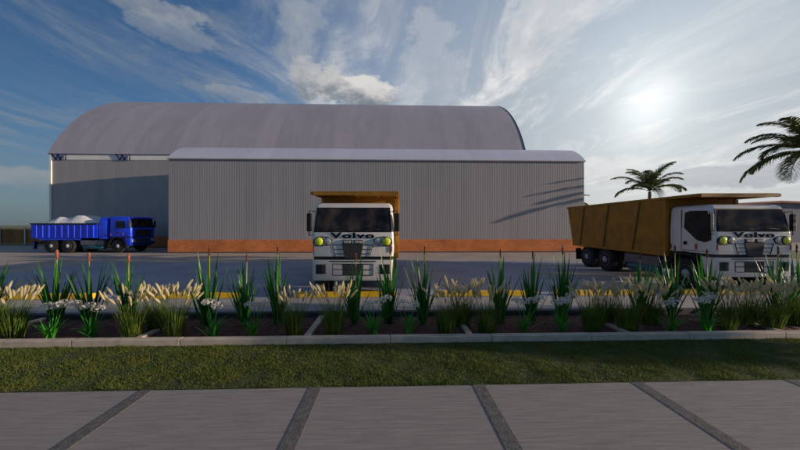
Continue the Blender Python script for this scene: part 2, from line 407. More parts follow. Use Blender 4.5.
# ------------------------------------------------------------------ trucks
def rrect(hw, y0, y1, r, z, n=4, rear_r=.03):
    """rounded rectangle ring in plan (front is y0)"""
    pts=[]
    for cx,cy,a0,rad in ((hw-r,y0+r,-90,r),(hw-rear_r,y1-rear_r,0,rear_r),(-hw+rear_r,y1-rear_r,90,rear_r),(-hw+r,y0+r,180,r)):
        for k in range(n+1):
            a=R(a0+90*k/n); pts.append((cx+rad*math.cos(a),cy+rad*math.sin(a),z))
    return pts
def wheel(parent, x, y, r, side, double=False):
    """side=-1 left, +1 right; x = outer face"""
    w=.30; s=side
    m=MB(); h0=0; pr=[]
    prof=[(r*.55,0),(r*.60,-.012),(r*.80,.012),(r*.93,0),(r*.98,-.03),(r,-.07),(r,-w+.07),(r*.97,-w+.02),(r*.9,-w),(r*.55,-w)]
    m.lathe([(a,x+s*b) for a,b in prof],36,'x',(0,y,r))
    for k in range(36):   # tread lugs
        a=TAU*k/36; c,sn=math.cos(a),math.sin(a)
        for xx0,xx1 in ((.06,.13),(.17,.24)):
            xa,xb=sorted((x-s*xx0,x-s*xx1)); p=[]
            for q in (xa,xb):
                for da,dr in ((-.045,-.01),(.045,-.01),(.04,.014),(-.04,.014)):
                    p.append((q,y+math.cos(a+da)*(r+dr),r+math.sin(a+da)*(r+dr)))
            m.add(p,[(0,1,2,3),(4,7,6,5),(0,4,5,1),(1,5,6,2),(2,6,7,3),(3,7,4,0)])
    if double: m.lathe([(a,x-s*.34+s*b) for a,b in prof],28,'x',(0,y,r))
    wh=m.build('wheel','tyre',parent)
    m=MB(); m.lathe([(r*.57,x-s*.02),(r*.56,x+s*.0),(r*.52,x+s*.0),(r*.49,x-s*.05),(r*.34,x-s*.035),(r*.30,x-s*.005),(r*.20,x+s*.01),(r*.18,x+s*.05),(.01,x+s*.055)],28,'x',(0,y,r))
    for k in range(10):
        a=TAU*k/10; m.lathe([(.016,x-s*.02),(.016,x+s*.012)],6,'x',(0,y+math.cos(a)*r*.26,r+math.sin(a)*r*.26))
    nf=len(m.f)
    for k in range(10):
        a=TAU*(k+.5)/10; m.lathe([(.036,x-s*.06),(.036,x-s*.036)],8,'x',(0,y+math.cos(a)*r*.415,r+math.sin(a)*r*.415))
    ri=m.build('rim','rim',wh); ri.data.materials.append(MATS['tyre'])
    for p_ in ri.data.polygons[nf:]: p_.material_index=1
    return wh

def text_mesh(word, size, depth, sx=1.0, bold=.012):
    cu=bpy.data.curves.new('lettering','FONT'); cu.body=word; cu.size=size; cu.extrude=depth; cu.offset=bold; cu.align_x='CENTER'; cu.align_y='CENTER'; cu.space_character=1.12
    o=bpy.data.objects.new('tmp',cu); C.objects.link(o)
    dg=bpy.context.evaluated_depsgraph_get(); dg.update()
    me=bpy.data.meshes.new_from_object(o.evaluated_get(dg)); bpy.data.objects.remove(o)
    me.transform(Matrix.Scale(sx,4,(1,0,0))); me.transform(Matrix.Rotation(R(90),4,'X'))
    return me

def dump_truck(kind, paint, boxpaint):
    t=empty('dump_truck')
    HW=1.25
    # ---- cab shell
    lv=[(1.34,0.0,1.7,HW),(1.60,0.0,1.7,HW),(2.02,0.0,1.7,HW),(2.10,.02,1.7,HW),(2.50,.09,1.7,HW-.02),(2.80,.16,1.7,HW-.04),(2.92,.22,1.69,HW-.07),(2.985,.33,1.66,HW-.14),(3.0,.5,1.6,HW-.25)]
    m=MB(); m.loft([rrect(hw,y0,y1,.10,z,5) for z,y0,y1,hw in lv],True,True)
    cab=m.build('cab',paint,t)
    md=cab.modifiers.new('s','EDGE_SPLIT'); md.split_angle=R(42)
    # lower front panel (bumper)
    m=MB(); m.loft([rrect(HW-.03,.03,.5,.10,.60,5),rrect(HW,.0,.5,.11,.66,5),rrect(HW,.0,.5,.11,1.235,5)],True,True)
    bp=m.build('bumper',paint,t); md=bp.modifiers.new('s','EDGE_SPLIT'); md.split_angle=R(42)
    m=MB(); m.box(-HW+.05,HW-.05,.05,1.68,1.20,1.345); m.box(-.9,.9,.4,1.7,.7,1.3); m.build('cab_floor','chassis',t)
    # front glass
    def fy(z): return .02+(z-2.10)*.175
    m=MB(); z0,z1=2.08,2.84; P=[]
    def pan(x0b,x1b,x0t,x1t,off):
        return [(x0b,fy(z0)-off,z0),(x1b,fy(z0)-off,z0),(x1t,fy(z1)-off,z1),(x0t,fy(z1)-off,z1)]
    # a dark rubber surround, then a dark cabin recess with seats behind the pane
    a=pan(-1.19,1.19,-1.13,1.13,.006); m.add(a+[(x,y+.02,z) for x,y,z in a],[(0,1,2,3),(7,6,5,4),(0,4,5,1),(1,5,6,2),(2,6,7,3),(3,7,4,0)])
    ws=m.build('windscreen_frame','black_plastic',t)
    m=MB(); a=pan(-1.13,1.13,-1.075,1.075,.012); a=[(x,y,z+(.03 if i<2 else -.03)) for i,(x,y,z) in enumerate(a)]
    m.add(a,[(0,1,2,3)]); 
    g=m.build('windscreen','glass_front',t)
    # wipers
    m=MB()
    for sx in (-.75,.1): m.tube([(sx,fy(2.11)-.03,2.11),(sx+.35,fy(2.2)-.03,2.2),(sx+.72,fy(2.16)-.03,2.16)],.009,4)
    m.build('wiper','black_plastic',t)
    # side windows, doors
    for s in (-1,1):
        x=s*(HW+.004)
        pol=[(.14,2.02),(.30,2.78),(.90,2.80),(1.10,2.74),(1.10,2.20),(.62,1.78),(.34,1.72),(.14,1.80)]
        if kind=='blue': pol=[(.45,2.05),(.52,2.62),(1.18,2.62),(1.18,2.05)]
        def sx_(z,extra): return s*(HW+extra-(max(z-2.1,0)*.055))
        m=MB(); n=len(pol); m.add([(sx_(z,.022),y,z) for y,z in pol]+[(sx_(z,-.03),y,z) for y,z in pol],[tuple(range(n))]+[(i,(i+1)%n,n+(i+1)%n,n+i) for i in range(n)])
        m.build('side_window','windscreen_side',t)
        m=MB()
        cy=1.22
        m.box(*sorted((s*(HW-.01),s*(HW+.006))),1.215,1.232,1.42,2.86) # door shut line
        m.box(*sorted((s*(HW-.01),s*(HW+.005))),.16,1.22,1.40,1.415)
        m.build('door_line','line_dark',t)
        m=MB(); m.box(*sorted((s*HW,s*(HW+.035))),1.0,1.12,1.60,1.72); m.build('door_handle','black_plastic',t,bevel=.01)
        m=MB(); m.box(*sorted((s*HW,s*(HW+.03))),.62,.68,1.46,1.66); m.build('side_marker','lamp_red',t,bevel=.008)
        m=MB(); m.box(*sorted((s*HW,s*(HW+.03))),1.62,1.68,1.42,1.60); m.build('side_marker','lamp_red',t,bevel=.008)
        # mirror
        m=MB(); m.box(*sorted((s*(HW+.02),s*(HW+.17))),.02,.12,2.10,2.66)
        mr=m.build('mirror','black_plastic',t,bevel=.03)
        m=MB(); m.tube([(s*(HW-.05),.2,2.72),(s*(HW+.10),.09,2.74),(s*(HW+.10),.08,2.5)],.016,5); m.build('mirror_arm','black_plastic',mr); m=MB(); m.tube([(s*(HW-.03),.1,2.0),(s*(HW+.10),.07,1.98),(s*(HW+.10),.07,2.2)],.016,5); m.build('mirror_arm','black_plastic',mr)
        # fender arch + step
        m=MB(); ring=[]
        wy,wr=1.12,.60; o=[];i_=[]
        for k in range(13):
            a=R(180-180*k/12*.98); o.append((wy+math.cos(a)*(wr+.17),wr-.02+math.sin(a)*(wr+.19))); i_.append((wy+math.cos(a)*(wr+.06),wr-.02+math.sin(a)*(wr+.07)))
        m.prism(o+i_[::-1],'x',*sorted((s*(HW-.45),s*(HW+.015)))); m.build('fender','black_plastic',t)
        m=MB(); m.box(*sorted((s*(HW-.35),s*(HW-.02))),.30,.5,.45,1.2); m.box(*sorted((s*(HW-.3),s*(HW+.02))),.32,.52,.45,.50)
        m.build('step','chassis',t)
    # interior: seats, wheel (seen through the glass)
    # ---- face
    if kind=='white':
        m=MB(); m.prism([(-.33,1.74),(.33,1.74),(.24,1.28),(-.24,1.28)],'y',-.03,.02); 
        gr=m.build('grille','grille_dark',t,bevel=.01)
        m=MB()
        for s in (-1,1):
            m.tube([(s*.62,-.012,1.71),(s*.50,-.012,1.27)],.010,4)
            for k in range(4):
                z=1.69-.135*k; m.box(*sorted((s*(.33-.03*k),s*(.61-.035*k))),-.012,.004,z-.009,z+.009)
            m.build('grille_line','line_dark',t); m=MB()
        m=MB()
        for x in (-.17,.17): m.prism([(x-.125,1.83),(x+.125,1.83),(x+.10,1.74),(x-.10,1.74)],'y',-.05,-.01)
        m.build('upper_lamp','lamp_clear',t,bevel=.02)
        m=MB()
        for x in (-.17,.17): m.prism([(x-.15,1.852),(x+.15,1.852),(x+.12,1.71),(x-.12,1.71)],'y',-.035,.01)
        m.build('lamp_surround','black_plastic',t,bevel=.02)
        for s in (-1,1):
            m=MB(); out=[(s*x,z) for x,z in ((.62,1.84),(.74,1.93),(.92,1.955),(1.08,1.94),(1.19,1.86),(1.21,1.76),(1.19,1.68),(1.14,1.655),(1.10,1.66),(.9,1.655),(.74,1.68),(.66,1.74))]
            ins=[(s*.92+(x-s*.92)*.93, 1.80+(z-1.80)*.86) for x,z in out]
            n=len(out); m.add([(x,-.014,z) for x,z in out]+[(x,-.014,z) for x,z in ins]+[(x,.01,z) for x,z in out],[(i,(i+1)%n,n+(i+1)%n,n+i) for i in range(n)]+[(i,(i+1)%n,2*n+(i+1)%n,2*n+i) for i in range(n)])
            hl=m.build('headlight','black_plastic',t)
            m=MB(); m.lathe([(.125,.0),(.125,-.035),(.10,-.058),(.05,-.07),(.005,-.073)],20,'y',(s*1.03,0,1.80)); m.build('yellow_lens','lamp_yellow',hl)
            m=MB(); m.lathe([(.137,.0),(.137,-.03),(.126,-.032)],20,'y',(s*1.03,0,1.80)); m.build('bezel','black_plastic',hl)
            m=MB(); m.lathe([(.10,.0),(.10,-.03),(.082,-.04),(.04,-.03),(.005,-.05)],20,'y',(s*.76,0,1.80)); m.build('clear_lens','lamp_clear',hl)
            m=MB(); m.lathe([(.115,.0),(.115,-.02),(.1,-.025)],20,'y',(s*.76,0,1.80)); m.build('bezel','black_plastic',hl)
            m=MB(); m.box(*sorted((s*1.17,s*1.205)),-.02,.02,1.48,1.66); m.build('front_marker','lamp_red',t,bevel=.006)
            # fog lamp recess
            m=MB(); m.box(*sorted((s*.82,s*1.13)),-.006,.02,.80,1.10); fo=m.build('fog_lamp','grille_dark',t,bevel=.008)
            m=MB()
            for z in (.87,.945,1.02): m.box(*sorted((s*.84,s*1.11)),-.018,-.006,z-.008,z+.008)
            for xx in (.93,1.02): m.box(*sorted((s*(xx-.006),s*(xx+.006))),-.016,-.006,.81,1.09)
            m.build('fog_grid','line_dark',fo)
        m=MB(); m.box(-.30,.30,-.012,.02,.78,1.10); m.build('lower_grille','grille_dark',t,bevel=.006)
        m=MB()
        for z in (.77,.94,1.11): m.box(-.62,.62,-.014,.004,z-.009,z+.009)
        for x in (-.615,-.305,.305,.615): m.box(x-.008,x+.008,-.013,.004,.77,1.11)
        m.box(-.72,.70,-.010,.004,1.175,1.205)
        m.build('lower_grille_line','line_dark',t)
        o=bpy.data.objects.new('lettering',text_mesh('Volvo',.235,.006,2.15,.008)); C.objects.link(o); o.parent=t; o.location=(0,-.008,1.972); o.data.materials.append(MATS['lettering_black'])
    else:
        m=MB(); m.box(-.8,.8,-.03,.02,1.36,1.92); m.build('grille','grille_dark',t,bevel=.02)
        m=MB()
        for z in (1.46,1.58,1.70,1.82): m.box(-.76,.76,-.042,-.028,z-.012,z+.012)
        m.build('grille_slat','black_plastic',t)
        m=MB(); m.box(-1.2,1.2,-.05,.02,.66,.78); m.build('bumper_bar','black_plastic',t,bevel=.02)
        for s in (-1,1):
            m=MB(); m.box(*sorted((s*.82,s*1.14)),-.03,.02,.88,1.12); m.build('headlight','lamp_clear',t,bevel=.02)
        m=MB(); m.box(-.75,.75,-.02,.02,.86,1.15); m.build('lower_grille','grille_dark',t,bevel=.01)
        m=MB(); m.box(-1.15,1.15,-.05,.16,2.86,2.93); m.build('sun_visor',paint,t,bevel=.02)
    # ---- chassis
    m=MB()
    for s in (-1,1): m.box(*sorted((s*.38,s*.48)),1.0,8.1,.78,1.05)
    for y in (2.2,3.4,4.6,7.9): m.box(-.4,.4,y,y+.12,.8,1.0)
    for y in (1.12,5.55,6.95): m.tube([(-1.0,y,.60),(1.0,y,.60)],.09,8)
    m.build('chassis','chassis',t)
    m=MB(); m.box(-1.12,-.62,2.35,4.3,.62,1.04); m.build('tool_box','grey_metal',t,bevel=.04)
    m=MB(); m.lathe([(.02,2.4),(.18,2.4),(.2,2.43),(.2,4.1),(.18,4.13),(.02,4.13)],16,'y',(-.95,0,.48)) ; m.build('air_tank','teal_metal',t)
    m=MB(); m.lathe([(.02,2.4),(.27,2.4),(.3,2.45),(.3,3.9),(.27,3.95),(.02,3.95)],18,'y',(.88,0,.78)); m.build('fuel_tank','grey_metal',t)
    ya,yb=(5.5,7.0) if kind=='white' else (5.25,6.6)
    for s in (-1,1):
        wheel(t,s*1.2,1.12,.56,s)
        wheel(t,s*1.22,ya,.58,s,True); wheel(t,s*1.22,yb,.58,s,True)
        m=MB(); m.box(*sorted((s*.86,s*1.16)),8.12,8.15,.30,.95); m.build('mud_flap','black_plastic' if kind=='white' else 'truss_blue',t)
    m=MB(); m.box(-1.15,1.15,8.16,8.22,.72,.84); m.build('rear_bar','chassis',t,bevel=.01)
    for s in (-1,1):
        m=MB(); m.box(*sorted((s*.85,s*1.12)),8.225,8.25,.73,.83); m.build('tail_light','lamp_red',t)
    if kind=='white':
        y0,y1=1.78,8.35; zb,zt=1.13,3.34; hb,ht=1.27,1.38
        def shell(inset):
            hb_,ht_=hb-inset,ht-inset
            return hb_,ht_
        m=MB()
        # outer side sheets, floor, front and tail as a hollow body
        th=.05
        for s in (-1,1):
            a=[(s*hb,y0,zb),(s*hb,y1-.10,zb),(s*ht,y1+.30,zt),(s*ht,y0,zt)]
            b=[(s*(x-th)*1.0 if False else (x-s*th),y,z) for x,y,z in a]
            m.add(a+b,[(0,1,2,3),(7,6,5,4),(0,4,5,1),(1,5,6,2),(2,6,7,3),(3,7,4,0)])
        m.add([(-hb,y0,zb),(hb,y0,zb),(ht,y0,zt),(-ht,y0,zt),(-hb,y0+th,zb),(hb,y0+th,zb),(ht,y0+th,zt),(-ht,y0+th,zt)],[(0,1,2,3),(7,6,5,4),(0,4,5,1),(1,5,6,2),(2,6,7,3),(3,7,4,0)])
        m.box(-hb+.01,hb-.01,y0+.01,y1-.11,zb+.004,zb+.06)
        body=m.build('tipper_body',boxpaint,t)
        m=MB(); m.add([(-hb+.05,y1-.12,zb+.02),(hb-.05,y1-.12,zb+.02),(ht-.06,y1+.24,zt-.1),(-ht+.06,y1+.24,zt-.1),(-hb+.05,y1-.07,zb+.02),(hb-.05,y1-.07,zb+.02),(ht-.06,y1+.29,zt-.1),(-ht+.06,y1+.29,zt-.1)],[(0,1,2,3),(7,6,5,4),(0,4,5,1),(1,5,6,2),(2,6,7,3),(3,7,4,0)])
        m.build('tailgate',boxpaint,body)
        # rails
        for s in (-1,1):
            m=MB(); m.box(*sorted((s*(ht-.06),s*(ht+.03))),.42,y1+.33,zt-.07,zt+.03); m.build('top_rail',boxpaint,body,bevel=.01)
            m=MB(); m.box(*sorted((s*(hb-.04),s*(hb+.03))),y0,y1-.08,zb-.03,zb+.10); m.build('bottom_rail',boxpaint,body,bevel=.01)
            for yt in (3.0,4.95,6.95):
                yb=yt+.55
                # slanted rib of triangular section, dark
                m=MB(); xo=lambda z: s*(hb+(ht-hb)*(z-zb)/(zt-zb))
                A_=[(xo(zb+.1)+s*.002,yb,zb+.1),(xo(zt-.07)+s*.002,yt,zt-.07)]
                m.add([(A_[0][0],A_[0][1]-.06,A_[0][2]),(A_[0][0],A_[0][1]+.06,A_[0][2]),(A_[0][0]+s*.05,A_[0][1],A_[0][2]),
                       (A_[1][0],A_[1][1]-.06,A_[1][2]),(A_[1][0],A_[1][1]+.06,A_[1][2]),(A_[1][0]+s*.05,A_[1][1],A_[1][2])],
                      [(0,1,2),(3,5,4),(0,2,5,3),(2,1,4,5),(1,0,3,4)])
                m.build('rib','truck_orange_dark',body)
            m=MB(); m.box(*sorted((s*(ht-.12),s*(ht+.02))),y0-.04,y0+.10,zb-.02,zt-.08); m.build('corner_post',boxpaint,body,bevel=.01)
        # cab shield
        m=MB(); m.box(-ht+.061,ht-.061,.42,y0+.02,zt-.02,zt+.02); m.box(-ht+.062,ht-.062,.40,.46,zt-.09,zt+.034)
        for x in (-.7,0,.7): m.box(x-.04,x+.04,.465,y0-.005,zt-.07,zt-.022)
        m.build('cab_shield',boxpaint,body)
    else:
        y0,y1=2.75,8.2; zb,zt=1.22,2.44; hw=1.25; m=MB(); th=.05
        m.box(-hw,-hw+th,y0,y1,zb,zt); m.box(hw-th,hw,y0,y1,zb,zt); m.box(-hw+th,hw-th,y0,y0+th,zb,zt); m.box(-hw+th,hw-th,y0+th,y1-th,zb,zb+.05)
        body=m.build('tipper_body',boxpaint,t)
        m=MB(); m.box(-hw+th+.003,hw-th-.003,y1-th,y1,zb+.01,zt-.02); m.build('tailgate',boxpaint,body)
        for s in (-1,1):
            k=0; y=y0+.3
            while y<y1:
                m=MB(); m.box(*sorted((s*(hw-.003),s*(hw+.06))),y-.035,y+.035,zb+.03,zt-.10); m.build('rib',boxpaint,body,bevel=.008); y+=.52
            m=MB(); m.box(*sorted((s*(hw-.04),s*(hw+.08))),y0-.01,y1+.02,zt-.10,zt+.01); m.build('top_rail','black_plastic',body)
            m=MB(); m.box(*sorted((s*(hw-.3),s*(hw-.02))),4.2,7.6,1.05,zb-.005); m.build('side_guard',boxpaint,t,bevel=.02)
        m=MB(); rg=[]
        for z,ins in ((1.15,.0),(1.25,0),(2.6,.0),(2.8,.06),(2.92,.16),(2.95,.3)): rg.append(rrect(1.22-ins,1.95+ins*.5,2.70-ins*.5,.12,z,4,.12))
        m.loft(rg,True,True); hb_=m.build('head_board',boxpaint,t); md=hb_.modifiers.new('s','EDGE_SPLIT'); md.split_angle=R(50)
        m=MB(); m.box(-1.0,1.0,1.72,1.93,.9,2.7); m.build('engine_stack','chassis',t)
    return t

# see-through front glass over a modelled dark cabin would need an opening; the pane is dark with a soft interior pattern
def pane(name, base, warm):
    m=bpy.data.materials.new(name); m.use_nodes=True; nt=m.node_tree; N=nt.nodes; L=nt.links; b=N['Principled BSDF']
    b.inputs['Roughness'].default_value=.16; b.inputs['Specular IOR Level'].default_value=.22
    tc=N.new('ShaderNodeTexCoord'); mp=N.new('ShaderNodeMapping'); mp.inputs['Scale'].default_value=(1.0,1,.7); L.new(tc.outputs['Object'],mp.inputs[0])
    n=N.new('ShaderNodeTexNoise'); n.inputs['Scale'].default_value=2.2; n.inputs['Detail'].default_value=2; L.new(mp.outputs[0],n.inputs['Vector'])
    r=N.new('ShaderNodeMapRange'); r.inputs[1].default_value=.42; r.inputs[2].default_value=.68; L.new(n.outputs['Fac'],r.inputs[0])
    mx=N.new('ShaderNodeMix'); mx.data_type='RGBA'; mx.inputs[6].default_value=(*base,1); mx.inputs[7].default_value=(*warm,1); L.new(r.outputs[0],mx.inputs[0]); L.new(mx.outputs[2],b.inputs['Base Color'])
    MATS[name]=m
pane('glass_front',(.014,.012,.012),(.085,.058,.042)); pane('windscreen_side',(.012,.012,.014),(.03,.03,.032))

t1=dump_truck('white','truck_white','truck_orange')
t1.location=(-1.44,9.45,0); t1.rotation_euler.z=R(0.0)
tag(t1,'white dump truck with orange tipper parked head-on in the middle of the yard','dump truck','white dump trucks with orange tippers')
t2=copy_tree(t1); t2.location=(11.50,10.07,0); t2.rotation_euler.z=R(0.0)
t2['label']='white dump truck with orange tipper at right, its side and slanted ribs showing'
t3=dump_truck('blue','truck_blue','truck_blue')
t3.location=(-22.15,26.75,0); t3.rotation_euler.z=R(90)
tag(t3,'blue tipper truck with pale sand load, facing right by the warehouse wall','dump truck')
# load of sand, a thing of its own resting in the body
m=MB(); vs=[];fs=[]; nx,ny=16,44
for j in range(ny+1):
    for i in range(nx+1):
        x=-1.17+2.34*i/nx; y=2.83+5.28*j/ny
        e=min(1,(1-abs(x)/1.2)*2.2)*min(1,min(y-2.8,8.15-y)*1.1)
        v=.12+.62*math.exp(-((y-4.8)/1.1)**2)+.40*math.exp(-((y-6.6)/.7)**2)+.30*math.exp(-((y-3.1)/.5)**2)+.1
        vs.append((x,y,2.28+max(e,0)*v+.05*noise.noise(Vector((x*3,y*3,1)))))
for j in range(ny):
    for i in range(nx):
        a=j*(nx+1)+i; fs.append((a,a+1,a+nx+2,a+nx+1))
m.add(vs,fs,True)
# skirt and bottom, so the load is a solid heap
ring=[j*(nx+1) for j in range(ny+1)]+[ny*(nx+1)+i for i in range(1,nx+1)]+[j*(nx+1)+nx for j in range(ny-1,-1,-1)]+[i for i in range(nx-1,0,-1)]
o0=len(m.v)
for r_ in ring: v=m.v[r_]; m.v.append((v[0],v[1],1.3))
k=len(ring)
for i in range(k): m.f.append((ring[i],ring[(i+1)%k],o0+(i+1)%k,o0+i)); m.sm.append(False)
m.f.append(tuple(o0+i for i in range(k))); m.sm.append(False)
sd=m.build('sand_heap','sand'); sd.location=t3.location; sd.rotation_euler=t3.rotation_euler
tag(sd,'pale grey heap of sand in the blue truck body','sand heap')

# ------------------------------------------------------------------ palms, and unseen trees added for shade
def palm(height, seed, spread=2.7, lean=.3, nf=20, rng=95):
    r=random.Random(seed); t=empty('palm_tree')
    m=MB(); pts=[];rad=[]
    for k in range(15):
        u=k/14; pts.append((lean*u*u,0,height*u)); rad.append(.17-.06*u+(.05 if k==0 else 0)+.012*(k%2))
    m.tube(pts,rad,12); m.build('trunk','trunk',t)
    top=Vector(pts[-1])
    m=MB(); m.raw=True
    for i in range(nf):
        az=TAU*i*0.381966+r.uniform(-.2,.2); el=R(82-rng*(i/nf)+r.uniform(-6,6)); L_=spread*r.uniform(.9,1.12)
        d=Vector((math.cos(az),math.sin(az),0)); p=top+Vector((0,0,.05)); n=22; pts=[p.copy()]; a=el
        droop=R(r.uniform(70,95))/n
        for k in range(n):
            a-=droop*(.35+1.3*k/n)
            p=p+(d*math.cos(a)+Vector((0,0,math.sin(a))))*L_/n; pts.append(p.copy())
        m.tube(pts,[.030*(1-.85*k/n)+.004 for k in range(n+1)],4,cap=False)
        side=d.cross(Vector((0,0,1)))
        for k in range(3,n+1):
            for q in (0,.33,.66):
                kk=min(k+q,n); k0=int(kk); fr=kk-k0
                b=pts[k0].lerp(pts[min(k0+1,n)],fr)
                tang=(pts[min(k0+1,n)]-pts[max(k0-1,0)]).normalized()
                u=kk/n; ll=.62*spread/2.7*math.sin(math.pi*min(1,.14+.86*u))**.7*(1.0)+.08
                for s in (-1,1):
                    dirn=(side*s*.85+tang*(.55+.3*u)+Vector((0,0,.15-.1*u))).normalized()
                    dirn=(dirn+Vector((r.gauss(0,.08),r.gauss(0,.08),r.gauss(0,.08)))).normalized()
                    tip=b+dirn*ll+Vector((0,0,-.28*ll)); mid=b+dirn*ll*.5+Vector((0,0,-.03*ll))
                    w=tang*.5+Vector((0,0,.5)); w=(w-dirn*w.dot(dirn)).normalized()
                    m.strip([b,mid,tip],[.03,.045,.004],w)
    m.build('crown','palm_leaf',t)
    return t
p1=palm(5.25,11,3.0,.1,17,62); p1.location=(21.9,27.3,0)
tag(p1,'palm tree behind the tipper body of the right truck, left of the other palm','palm tree','palm trees around the yard')
p2=palm(6.3,23,2.95,-.2,26); p2.location=(22.6,16.8,0)
tag(p2,'large palm cut by the right edge of the frame','palm tree','palm trees around the yard')
p3=palm(4.9,5,2.6,.0,18); p3.location=(22.4,40.5,0)
tag(p3,'palm hidden behind the right end of the annex, frond tips showing','palm tree','palm trees around the yard')
def broadleaf(h, cr, cz, seed, nl=2600):
    r=random.Random(seed); t=empty('broadleaf_tree'); m=MB()
    m.tube([(0,0,0),(.1,.05,h*.3),(0,.1,h*.6)],[.24,.18,.1],10)
    for k in range(7):
        a=TAU*k/7; m.tube([(0.05,.05,h*.33),(math.cos(a)*cr*.4,math.sin(a)*cr*.4,h*.6),(math.cos(a)*cr*.75,math.sin(a)*cr*.75,h*.78)],[.09,.06,.02],6)
    m.build('trunk','trunk',t)
    m=MB(); m.raw=True
    clumps=[(Vector((r.gauss(0,cr*.45),r.gauss(0,cr*.45),cz+r.gauss(0,h*.13))),r.uniform(.5,.95)*min(1,cr/1.8)) for _ in range(26)]
    for k in range(nl):
        c,cr_=r.choice(clumps); d=Vector((r.gauss(0,1),r.gauss(0,1),r.gauss(0,1))).normalized()*cr_*r.random()**.4
        p=c+d; u=Vector((r.gauss(0,1),r.gauss(0,1),r.gauss(0,1))).normalized(); w=u.orthogonal().normalized(); s_=.11
        m.add([p-u*s_,p+w*s_*.5,p+u*s_,p-w*s_*.5],[(0,1,2,3)])
    m.build('crown','tree_leaf',t); return t
SHADE=[(27.5,12.6,5.6,2.3,4.6,1),(27.0,9.7,5.2,1.4,4.3,2),(27,15.4,5.8,1.9,4.7,3),(25.0,4.0,3.7,1.05,3.95,4)]  # added out of view, only to shade the right truck and bed
lab=['broadleaf tree beyond the right edge, middle of three level with the right truck','slim broadleaf tree beyond the right edge, nearest the parking bays','tall broadleaf tree beyond the right edge, farthest from the path','small round broadleaf tree beyond the right end of the turf']
for (x,y,h,cr,cz,sd_),l in zip(SHADE,lab):
    b=broadleaf(h,cr,cz,sd_,4200); b.location=(x,y,0); tag(b,l,'tree','trees at the right side of the yard')

# ------------------------------------------------------------------ bed plants
def blade(m, base, az, lean, L_, w, curve, n=8, twist=0):
    d=Vector((math.cos(az),math.sin(az),0)); side0=Vector((-math.sin(az),math.cos(az),0)); p=Vector(base); pts=[];ws=[];sd=[]
    a=R(90)-lean
    for k in range(n+1):
        u=k/n; pts.append(p.copy()); ws.append(w*(.55+.45*min(1,u*4))*(1-u**2.6)+.0008)
        tw=twist*u; tang=(d*math.cos(a)+Vector((0,0,math.sin(a)))); nn=side0.cross(tang)
        sd.append((side0*math.cos(tw)+nn*math.sin(tw)).normalized())
        a-=curve*(.3+1.4*u)/n; p=p+(d*math.cos(a)+Vector((0,0,math.sin(a))))*L_/n
    # two-panel V section so a leaf has a keel
    vs=[];fs=[]
    for k in range(n+1):
        tang=(pts[min(k+1,n)]-pts[max(k-1,0)]).normalized(); nn=sd[k].cross(tang)
        vs += [pts[k]-sd[k]*ws[k]/2+nn*ws[k]*.12, pts[k]-nn*ws[k]*.10, pts[k]+sd[k]*ws[k]/2+nn*ws[k]*.12]
    for k in range(n):
        a_=3*k; fs += [(a_,a_+1,a_+4,a_+3),(a_+1,a_+2,a_+5,a_+4)]
    m.add(vs,fs,True)
def sword_plant(seed, hs=1.0):
    r=random.Random(seed); t=empty('sword_leaf_plant'); m=MB(); m.raw=True
    n=20
    for i in range(n):
        az=r.uniform(0,TAU); inner=i/n
        L_=1.66-.62*inner+r.uniform(-.1,.06); lean=R(1.5+17*inner+r.uniform(0,5))
        blade(m,(r.gauss(0,.035),r.gauss(0,.035),-.02),az,lean,L_,.078-.018*inner,R(r.uniform(2,14)),9,r.uniform(-.6,.6))
    m.build('leaves','sword_leaf',t)
    if True:
        m=MB(); h=1.52+r.uniform(-.05,.04); lx=r.uniform(-.04,.04); ly=-.05
        m.tube([(lx*.2,ly,0),(lx*.6,ly,h*.5),(lx,ly,h)],[.013,.011,.009],6); st=m.build('flower_stem','poker_stem',t)
        m=MB(); z=h-.02
        m.tube([(lx,ly,z),(lx,ly,z+.03),(lx,ly,z+.10),(lx,ly,z+.19),(lx,ly,z+.215)],[q_*hs for q_ in (.011,.019,.024,.026,.014)],8)
        for k in range(60):
            a=r.uniform(0,TAU); zz=z+.03+.16*r.random(); b_=Vector((lx+math.cos(a)*.022*hs,ly+math.sin(a)*.022*hs,zz)); tip=b_+Vector((math.cos(a)*.018,math.sin(a)*.018,-.03)); m.strip([b_,tip],[.012,.006],Vector((-math.sin(a),math.cos(a),0)))
        m.build('flower_head','poker_red' if hs==1 else 'poker_dull',st)
    return t
